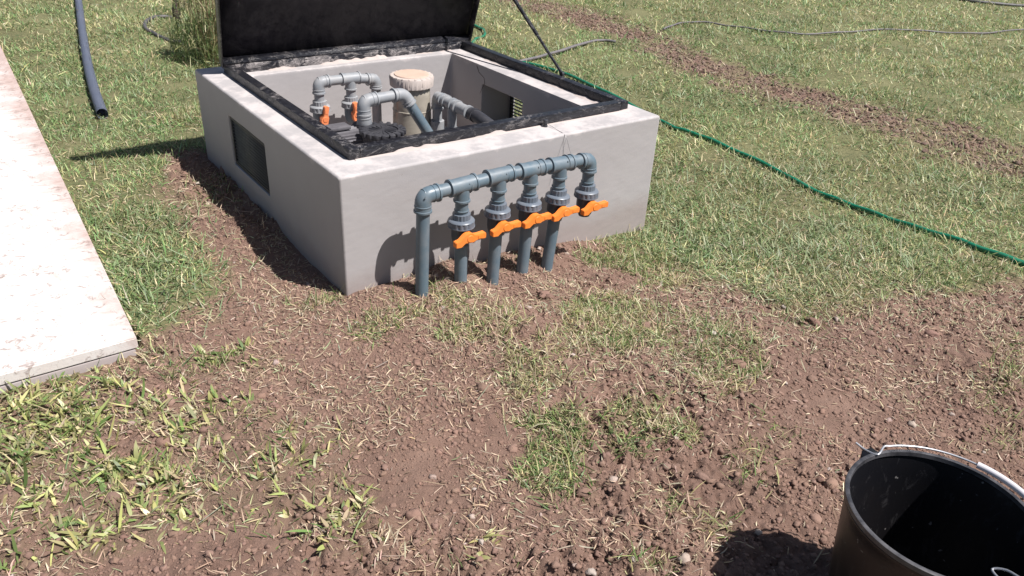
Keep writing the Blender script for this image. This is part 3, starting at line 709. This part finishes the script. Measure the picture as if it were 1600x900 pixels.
# dark metal rod standing in the lawn
b0 = unp(275, 20, 0); rr_ = empty('ground_stake', tuple(b0)); tag(rr_, 'small dark rusty stake standing in the lawn left of the lid', 'stake')
bm = bmesh.new(); tube(bm, [(0, 0, -.05), (.005, 0, .03), (.03, .01, .22), (.045, .015, .42)], .02, 10, radii=[.034, .036, .014, .012]); obj('stake_body', bm, M['rustw'], rr_)

# ------------------------------------------------------------------ BUCKET
bc = empty('rubber_bucket', (.905, 1.195, 0)); tag(bc, 'black rubber builders bucket with wire handle and white grip, lower right', 'bucket')
BHt, Rt, Rb = .345, .190, .150
bm = bmesh.new(); lathe(bm, (0, 0, -.01), (0, 0, 1), [(0, Rb), (.03, Rb+.004), (BHt*.5, (Rt+Rb)/2), (BHt*.9, Rt-.008), (BHt+.000, Rt-.004), (BHt+.004, Rt-.001), (BHt+.010, Rt-.001), (BHt+.012, Rt-.004), (BHt+.010, Rt-.008), (BHt-.005, Rt-.010), (BHt*.9, Rt-.014), (BHt*.5, (Rt+Rb)/2-.007), (.03, Rb-.004), (.02, 0.001)], 96, capb=False)
for v in bm.verts:
    a = math.atan2(v.co.y, v.co.x); v.co.x *= 1+.012*math.sin(2*a+.6)*v.co.z/BHt; v.co.y *= 1-.012*math.sin(2*a+.6)*v.co.z/BHt
obj('bucket_body', bm, M['rubber'], bc)
ea = math.radians(114)
bm = bmesh.new(); lathe(bm, (0, 0, BHt+.002), (0, 0, 1), [(0, Rt+.0005), (.004, Rt+.0012), (.0112, Rt+.0006), (.0127, Rt-.003), (.0116, Rt-.0085), (.002, Rt-.0098)], 96, capa=False, capb=False)
obj('rim', bm, M['rim'], bc)
for k, a in enumerate((ea, ea-math.pi)):
    c = Vector((math.cos(a), math.sin(a), 0)); tn = Vector((-c.y, c.x, 0)); bm = bmesh.new()
    pts = [(-.055, -.03), (-.03, .0), (-.014, .012), (.014, .012), (.03, .0), (.055, -.03)]
    f = [bm.verts.new(c*(Rt-.006)+tn*x+Vector((0, 0, BHt+z))) for x, z in pts]; b = [bm.verts.new(c*(Rt+(.022 if abs(x) < .02 else .004))+tn*x+Vector((0, 0, BHt+z*.8-.002))) for x, z in pts]
    bm.faces.new(f); bm.faces.new(b[::-1])
    for i in range(6): bm.faces.new((f[i], b[i], b[(i+1) % 6], f[(i+1) % 6]))
    bmesh.ops.bevel(bm, geom=bm.edges[:], offset=.002, segments=2, affect='EDGES'); obj('ear', bm, M['rubber'], bc)
# bail handle lies on the rim, over the far side
pts = []
a0 = ea
for k in range(41):
    s = k/40; a = a0-math.pi*s
    r = Rt+.006+.010*math.sin(math.pi*s)**2; z = BHt+.019-.003*math.sin(math.pi*s)
    pts.append(Vector((r*math.cos(a), r*math.sin(a), z)))
c0 = Vector((math.cos(a0), math.sin(a0), 0)); start = [c0*(Rt+.020)+Vector((-.022, .012, BHt+.014)), c0*(Rt+.008)+Vector((-.010, .004, BHt+.010)), c0*(Rt-.01)+Vector((0, 0, BHt+.016))]
c1 = -c0; end = [c1*(Rt-.004)+Vector((0, 0, BHt+.016)), c1*(Rt-.03)+Vector((-.004, .01, BHt+.004)), c1*(Rt-.034)+Vector((-.022, .016, BHt-.006)), c1*(Rt-.018)+Vector((-.028, .004, BHt-.004))]
bm = bmesh.new(); tube(bm, catmull([tuple(p) for p in start+pts[2:-2]+end], 4), .0026, 10); bh = obj('wire_handle', bm, M['zinc'], bc)
bm = bmesh.new(); tube(bm, [tuple(p) for p in pts[15:26]], .0075, 14); obj('handle_grip', bm, M['grip'], bh)

# ------------------------------------------------------------------ BLADES
def rand_dirs(n, r=rng): a = r.uniform(0, 2*math.pi, n); return np.cos(a), np.sin(a)
def blades(name, X, Y, Z, L, W, lean, curl, cols, mt, segs=3, shape='blade', parent=None, r=rng, fold=.0, lift=0.0):
    """one mesh of many leaf blades: lean = angle from vertical (rad), curl = extra bend along the blade"""
    n = len(X); dx, dy = rand_dirs(n, r); tw = r.normal(0, .5, n)
    pxd, pyd = -dy, dx
    ts = np.linspace(0, 1, segs+1)
    P = [np.stack([X, Y, Z+lift], 1)]; ang = lean.copy()
    for k in range(segs):
        st = (L/segs)[:, None]; P.append(P[-1]+st*np.stack([np.sin(ang)*dx, np.sin(ang)*dy, np.cos(ang)], 1)); ang = ang+curl/segs
    if shape == 'blade': prof = np.array([.75, 1.0, .8, 0])[:segs+1] if segs == 3 else np.interp(ts, [0, .3, .75, 1], [.8, 1, .6, 0])
    elif shape == 'leaf': prof = np.interp(ts, [0, .25, .5, .8, 1], [.35, .95, 1.0, .55, 0])
    else: prof = np.interp(ts, [0, .3, .75, 1], [.5, 1, .8, 0.15])
    ctw = np.cos(tw); stw = np.sin(tw)
    V = []; idx = []
    cnt = 2*segs+1
    for k in range(segs+1):
        wv = (W*.5*prof[k])[:, None]*np.stack([pxd*ctw, pyd*ctw, stw], 1)
        if k < segs: V += [P[k]-wv, P[k]+wv]
        else: V += [P[k]]
    V = np.stack(V, 1).reshape(-1, 3)
    base = (np.arange(n)*cnt)[:, None]
    q = np.concatenate([base+np.array([[2*k, 2*k+1, 2*k+3, 2*k+2]]) for k in range(segs-1)], 0)
    tr = base+np.array([[2*segs-2, 2*segs-1, 2*segs]])
    sh = np.repeat(cols, cnt, axis=0)
    # tips are a little drier than the base
    tt = np.tile(np.concatenate([np.repeat(ts[:-1], 2), [1]]), n)[:, None]
    sh = sh*(1-.0*tt)+tt*tt*.25*(np.array([[.42, .36, .18]])-sh)
    return mesh_np(name, V, [q, tr], [4, 3], {'Col': sh}, mt, True, parent)
def palette(n, cols, wts, jit=.18, r=rng):
    cols = np.array(cols); w_ = np.array(wts, float); 
    if w_.ndim == 1: idx = r.choice(len(cols), n, p=w_/w_.sum())
    else:
        cw = np.cumsum(w_/w_.sum(1, keepdims=True), 1); idx = (r.random(n)[:, None] > cw).sum(1).clip(0, len(cols)-1)
    c = cols[idx]*r.lognormal(0, jit, (n, 1))*r.lognormal(0, min(.06, jit*.3), (n, 3)); return np.clip(c, 0, .9)
def off_limits(X, Y, pad=.0):
    u, v = to_box(X, Y)
    b = (u > -.012-pad) & (u < BW+.012+pad) & (v > -.012-pad) & (v < BL+.012+pad)
    s = (u < SLABU[0]+(SLABU[1]-SLABU[0])*v/4.5+.004+pad) & (v > -.004-pad)
    return b | s
def cell_points(x0, x1, y0, y1, dens, r=rng):
    n = int((x1-x0)*(y1-y0)*dens); return r.uniform(x0, x1, n), r.uniform(y0, y1, n)
def in_view(X, Y, m=420):
    px, py = to_px(X, Y); return (px > -m) & (px < 1600+m) & (py > -120) & (py < 900+260)
GREEN = [(.095, .20, .06), (.165, .265, .10), (.25, .315, .145), (.38, .36, .17), (.52, .45, .27), (.055, .10, .03), (.19, .25, .13)]
# lawn, in rings so that density falls with distance
parts = []
for (y0, y1, dens, ws) in [(.9, 3.0, 12500, 1.0), (3.0, 4.2, 12500, 1.0), (4.2, 5.6, 8500, 1.25), (5.6, 7.6, 5000, 1.6), (7.6, 10, 3000, 2.1), (10, 14, 1600, 2.7)]:
    X, Y = cell_points(-8 if y1 > 4.2 else -3.5, 10 if y1 > 4.2 else 5, y0, y1, dens); k = in_view(X, Y); X, Y = X[k], Y[k]
    s = soil_mask(X, Y); k = (rng.random(len(X)) > s**.7*1.0+.02) & ~off_limits(X, Y); X, Y, s = X[k], Y[k], s[k]
    pt = fbm(X, Y, .30, 4, 200); k = rng.random(len(X)) < .82+3.0*(pt-.5); X, Y, s = X[k], Y[k], s[k]
    parts.append((X, Y, s, np.full(len(X), ws)))
X, Y, s, ws = [np.concatenate(q) for q in zip(*parts)]
n = len(X); Z = height(X, Y, soil_mask(X, Y))-.004
lush = fbm(X, Y, .7, 4, 210); vig = fbm(X, Y, .22, 3, 220); yl = fbm(X, Y, 1.6, 3, 230)
px, py = to_px(X, Y)
u_, v_ = to_box(X, Y)
path_green = np.exp(-((px-250)/120)**2-((py-450)/90)**2)        # more dark green blades in the strip beside the path
near_box = np.exp(-((u_-2.3)/.9)**2-((v_-.9)/1.2)**2)
wt = np.stack([.9*sm(lush, .38, .58)+.1+.7*near_box, .6+.6*sm(lush, .3, .55), .9+0*lush, .9*sm(yl, .38, .6)+.5, .7*sm(yl, .40, .62)+.32, .5*sm(lush, .45, .65)+.05+.5*path_green, .5+0*lush], 1)
wt = np.clip(wt, .01, None); cols = palette(n, GREEN, wt, .22)*(.66+.95*fbm(X, Y, .45, 4, 240))[:, None]
L = rng.lognormal(math.log(.034), .38, n)*(.75+.6*vig)*ws**.35; W = rng.uniform(.0022, .0042, n)*ws**.9*(1+.5*(rng.random(n) < .12))
lean = np.clip(rng.normal(1.05, .36, n), .1, 1.55); curl = rng.normal(.3, .45, n)
go = blades('lawn_grass', X, Y, Z, L, W, lean, curl, cols, M['blade']); tag(go, 'patchy mown lawn grass, green with yellowed blades', 'grass', kind='stuff')
print('lawn blades', n)
# coarse wild tufts in the lawn
cl = [(1260, 245, 60), (1180, 262, 50), (1100, 130, 40), (1230, 92, 40), (1060, 330, 60), (1180, 350, 70), (1120, 300, 50), (1010, 250, 50), (950, 110, 40), (1460, 255, 50), (1330, 290, 50), (200, 420, 60), (260, 460, 60), (230, 350, 50),
      (420, 20, 40), (80, 130, 40), (1500, 290, 40), (980, 170, 40), (1240, 380, 90), (1100, 365, 90), (880, 60, 30), (150, 20, 40), (1230, 20, 40), (1480, 70, 20), (1040, 280, 40), (1300, 340, 80), (1400, 390, 80)]
xs, ys = [], []
for (a, b, nn) in cl:
    c = unp(a, b); q = rng.normal(0, 1, (nn*5, 2))*np.array([.13, .13]); xs.append(c[0]+q[:, 0]); ys.append(c[1]+q[:, 1])
X = np.concatenate(xs); Y = np.concatenate(ys); k = ~off_limits(X, Y, .01); X, Y = X[k], Y[k]; n = len(X); Z = height(X, Y)
cols = palette(n, [(.12, .20, .07), (.20, .27, .13), (.30, .34, .20), (.42, .40, .25)], [1, 1.2, .9, .4])
go = blades('coarse_grass', X, Y, Z, rng.lognormal(math.log(.065), .35, n), rng.uniform(.003, .0062, n), np.clip(rng.normal(1.05, .3, n), .1, 1.5), rng.normal(.3, .5, n), cols, M['blade'], 4)
tag(go, 'coarse wide bladed grass growing in clumps through the lawn', 'grass', kind='stuff')
# grass tufts in the dug earth
X, Y = cell_points(-2.6, 3.2, .95, 5.0, 34000); d = np.maximum(blobs(X, Y, TUFTS), .16*blobs(X, Y, LEAFY, 58)); k = (rng.random(len(X)) < d*.85*(.25+1.3*fbm(X, Y, .05, 2, 300))) & ~off_limits(X, Y); X, Y = X[k], Y[k]; n = len(X)
Z = height(X, Y)-.003; hue = fbm(X, Y, .25, 2, 310)
wt = np.stack([.9*sm(hue, .35, .6)+.1, .8*sm(hue, .3, .6)+.15, .5+0*hue, .9+0*hue, .9-.5*hue], 1)
cols = palette(n, [(.075, .15, .035), (.15, .235, .07), (.27, .33, .125), (.47, .43, .22), (.54, .46, .30)], wt)
go = blades('tuft_grass', X, Y, Z, rng.lognormal(math.log(.036), .4, n), rng.uniform(.0018, .0044, n), np.clip(rng.normal(.9, .4, n), .05, 1.5), rng.normal(.5, .6, n), cols, M['blade'], 4)
tag(go, 'torn grass tufts, green and straw coloured, surviving in the dug earth', 'grass', kind='stuff')
print('tufts', n)
# broad yellow-green weeds, lower left
X, Y = cell_points(-2.3, .6, .9, 2.6, 2500); d = blobs(X, Y, LEAFY, 55); k = (rng.random(len(X)) < d*(1.25*sm(fbm(X, Y, .11, 3, 320), .34, .64)+.14)*(.72+.6*sm(X, -.8, -1.35))) & ~off_limits(X, Y); X, Y = X[k], Y[k]
rep = 5; seedc = np.repeat(rng.lognormal(0, .22, len(X)), rep); X = np.repeat(X, rep)+rng.normal(0, .004, len(X)*rep); Y = np.repeat(Y, rep)+rng.normal(0, .004, len(Y)*rep); n = len(X); Z = height(X, Y)-.003
lf = sm(X, -.2, -1.4)
wt = np.stack([.2+.8*lf, .5+.5*lf, 1.0+0*lf, .9+0*lf, .7-.3*lf, .45-.2*lf], 1)
cols = palette(n, [(.12, .19, .055), (.215, .265, .09), (.32, .33, .12), (.40, .375, .17), (.46, .37, .24), (.24, .235, .13)], wt, .14)*np.clip(seedc*1.12, .65, 1.5)[:, None]
go = blades('leafy_weeds', X, Y, Z, rng.lognormal(math.log(.036), .40, n), rng.uniform(.0045, .0125, n), np.clip(rng.normal(1.15, .40, n), .05, 1.6), rng.normal(.25, .7, n), cols, M['leaf'], 5, 'leaf')
tag(go, 'broad yellow green leaves sprouting from the earth at the lower left', 'weeds', kind='stuff')
print('leafy', n)
# dry clippings and dead stalks lying on the earth
X, Y = cell_points(-2.6, 3.6, .95, 4.7, 9000); s = soil_mask(X, Y); px, py = to_px(X, Y)
right = np.exp(-((px-1240)/260)**2-((py-440)/75)**2)+.7*np.exp(-((px-1000)/150)**2-((py-560)/90)**2)+.5*np.exp(-((px-1500)/160)**2-((py-470)/60)**2)
leftb = .8*np.exp(-((px-400)/130)**2-((py-420)/120)**2)+.5*np.exp(-((px-520)/160)**2-((py-520)/60)**2)+.5*np.maximum(blobs(X, Y, TUFTS, 70), blobs(X, Y, LEAFY, 75))
dens = np.maximum(s, .75*right)*(.05+.75*sm(fbm(X, Y, .20, 4, 330), .42, .72)+.8*right+.55*leftb)+.12*(1-s)+.8*np.exp(-((px-287)/30)**2-((py-186)/13)**2)
k = (rng.random(len(X)) < dens) & ~off_limits(X, Y); X, Y, right = X[k], Y[k], right[k]; n = len(X); Z = height(X, Y)+.002
rr = np.clip(right, 0, 1)
wt = np.stack([1.0+0*rr, .8-.4*rr, .6+0*rr, .12+1.1*rr, .08+.8*rr, .3+0*rr], 1)
cols = palette(n, [(.46, .355, .245), (.36, .25, .175), (.56, .46, .34), (.27, .31, .17), (.35, .37, .24), (.24, .17, .12)], wt, .2)
go = blades('dry_clippings', X, Y, Z, rng.lognormal(math.log(.024), .45, n), rng.uniform(.0012, .0038, n), np.clip(rng.normal(1.44, .22, n), .6, 1.75), rng.normal(.1, .9, n), cols, M['straw'], 4, 'stalk', lift=.002)
tag(go, 'dry straw coloured clippings scattered over the earth', 'straw', kind='stuff')
print('clippings', n)
# ------------------------------------------------------------------ CLODS
def clods(name, X, Y, R_, sub, seed, cbase):
    bm = bmesh.new(); bmesh.ops.create_icosphere(bm, subdivisions=sub, radius=1); bm.verts.ensure_lookup_table()
    v0 = np.array([v.co[:] for v in bm.verts]); f0 = np.array([[v.index for v in f.verts] for f in bm.faces]); bm.free()
    r = np.random.default_rng(seed); n = len(X); nv = len(v0)
    cr = np.stack([fbm(v0[:, 0]*3+q*7.3, v0[:, 1]*3+v0[:, 2]*2.1, 1.0, 3, 50) for q in range(24)]) if sub > 2 else None
    j = .62+.85*cr[r.integers(0, 24, n)][:, :, None] if sub > 2 else 1+r.normal(0, .21, (n, nv, 1)); a = r.uniform(0, 6.28, n); ca, sa = np.cos(a), np.sin(a)
    V = v0[None]*j*(R_[:, None, None])*r.uniform(.7, 1.25, (n, 1, 3))*np.array([1, 1, .75])
    V = np.stack([V[..., 0]*ca[:, None]-V[..., 1]*sa[:, None], V[..., 0]*sa[:, None]+V[..., 1]*ca[:, None], V[..., 2]], -1)
    Z = height(X, Y)+R_*.05; V = V+np.stack([X, Y, Z], 1)[:, None]
    Fc = (f0[None]+(np.arange(n)*nv)[:, None, None]).reshape(-1, 3)
    c = palette(n, cbase, [1]*len(cbase), .07, r); c = c*np.array([[1, 1, 1]]); o_ = mesh_np(name, V.reshape(-1, 3), [Fc], [3], {'Col': np.repeat(c, nv, 0)}, M['clod'], False); return o_
X, Y = cell_points(-2.4, 3.2, .95, 4.6, 16000); s = soil_mask(X, Y); k = (rng.random(len(X)) < s*(.15+1.2*fbm(X, Y, .2, 3, 340)**1.5)) & ~off_limits(X, Y); X, Y = X[k], Y[k]
R_ = rng.lognormal(math.log(.0031), .5, len(X)).clip(.0014, .0095); big = R_ > .0065
SC = [(.195, .118, .087), (.22, .134, .100), (.24, .150, .113), (.18, .107, .080)]
tag(clods('earth_crumbs', X[~big], Y[~big], R_[~big], 1, 3, SC), 'fine crumbs of loose reddish earth', 'soil', kind='stuff')
tag(clods('earth_clods', X[big], Y[big], R_[big], 2, 4, SC), 'lumps of dug reddish earth lying on the surface', 'soil', kind='stuff')
print('clods', len(X))
X, Y = cell_points(-3, 7, 3.6, 10.5, 1400); s = soil_mask(X, Y); k = (polydist(X, Y, TRACK) < .5) & (rng.random(len(X)) < s*1.1); X, Y = X[k], Y[k]
tag(clods('track_clods', X, Y, rng.lognormal(math.log(.0085), .45, len(X)).clip(.004, .022), 2, 8, [(.16, .108, .085), (.19, .130, .102), (.12, .082, .064)]), 'turned brown clods along the bare strip across the lawn', 'soil', kind='stuff')
X, Y = cell_points(-3, 7, 3.6, 10.5, 2600); s = soil_mask(X, Y); k = (polydist(X, Y, TRACK) < .6) & (rng.random(len(X)) < s*.35+.05); X, Y = X[k], Y[k]; n = len(X)
cols = palette(n, [(.36, .28, .19), (.24, .17, .12), (.20, .20, .10), (.13, .09, .06)], [.8, 1, .6, 1.1], .2)
go = blades('track_straw', X, Y, height(X, Y)+.008, rng.lognormal(math.log(.05), .4, n), rng.uniform(.004, .009, n), np.clip(rng.normal(1.3, .3, n), .4, 1.7), rng.normal(.1, .7, n), cols, M['straw'], 3, 'stalk')
tag(go, 'dead grass tangled in the bare strip across the lawn', 'straw', kind='stuff')
X, Y = cell_points(-2.2, 3.0, 1.0, 4.0, 14); s = soil_mask(X, Y); k = (s > .8) & ~off_limits(X, Y, .03); X, Y = X[k], Y[k]
tag(clods('large_clods', X, Y, rng.uniform(.010, .021, len(X)), 3, 6, SC), 'large broken clods of reddish earth', 'soil', kind='stuff')
X, Y = cell_points(-2.2, 3.0, 1.0, 3.6, 12); s = soil_mask(X, Y); k = (s > .7) & ~off_limits(X, Y, .02); X, Y = X[k], Y[k]
tag(clods('small_stones', X, Y, rng.uniform(.005, .013, len(X)), 2, 5, [(.42, .34, .30), (.36, .28, .24), (.46, .40, .36)]), 'small pale stones in the earth', 'stones', kind='stuff')

# ------------------------------------------------------------------ SHRUB behind the lid
b0 = unp(318, 104, -.02); sh = empty('grassy_shrub', tuple(b0)); tag(sh, 'tall fine leaved shrub with tan tips behind the left edge of the lid', 'shrub')
n = 3600; a = rng.uniform(0, 6.28, n); r_ = np.sqrt(rng.random(n))*.30; X = r_*np.cos(a); Y = r_*np.sin(a)+.22; Z = rng.uniform(0, .66, n)*(1-(r_/.36)**2); kk = fbm(X*1.0+5, Z+3, .09, 3, 400)+.25*rng.random(n) > .5; X, Y, Z, r_ = X[kk], Y[kk], Z[kk], r_[kk]; n = len(X)
L = rng.uniform(.05, .13, n); tz = sm(Z, .25, .6)
wt = np.stack([1-.7*tz, 1-.5*tz, .3+.6*tz, .15+1.6*tz], 1); cols = palette(n, [(.07, .12, .04), (.15, .20, .07), (.27, .28, .12), (.50, .42, .25)], wt)
blades('foliage', X, Y, Z, L, rng.uniform(.003, .007, n), np.clip(rng.normal(.7, .45, n), 0, 1.5), rng.normal(.4, .4, n), cols, M['blade'], 4, parent=sh)
bm = bmesh.new()
for k in range(46):
    a = rng.uniform(0, 6.28); r0 = rng.uniform(0, .12); r1 = r0+rng.uniform(.02, .18); hh = rng.uniform(.4, .72)
    tube(bm, [(r0*math.cos(a), r0*math.sin(a)+.22, -.02), ((r0*.4+r1*.6)*math.cos(a), (r0*.4+r1*.6)*math.sin(a)+.22, hh*.5), (r1*math.cos(a), r1*math.sin(a)+.22, hh)], .003, 5, radii=[.004, .003, .0012])
obj('stems', bm, M['straw'] if False else mat('shrub_stems', (.26, .19, .11), .8), sh)
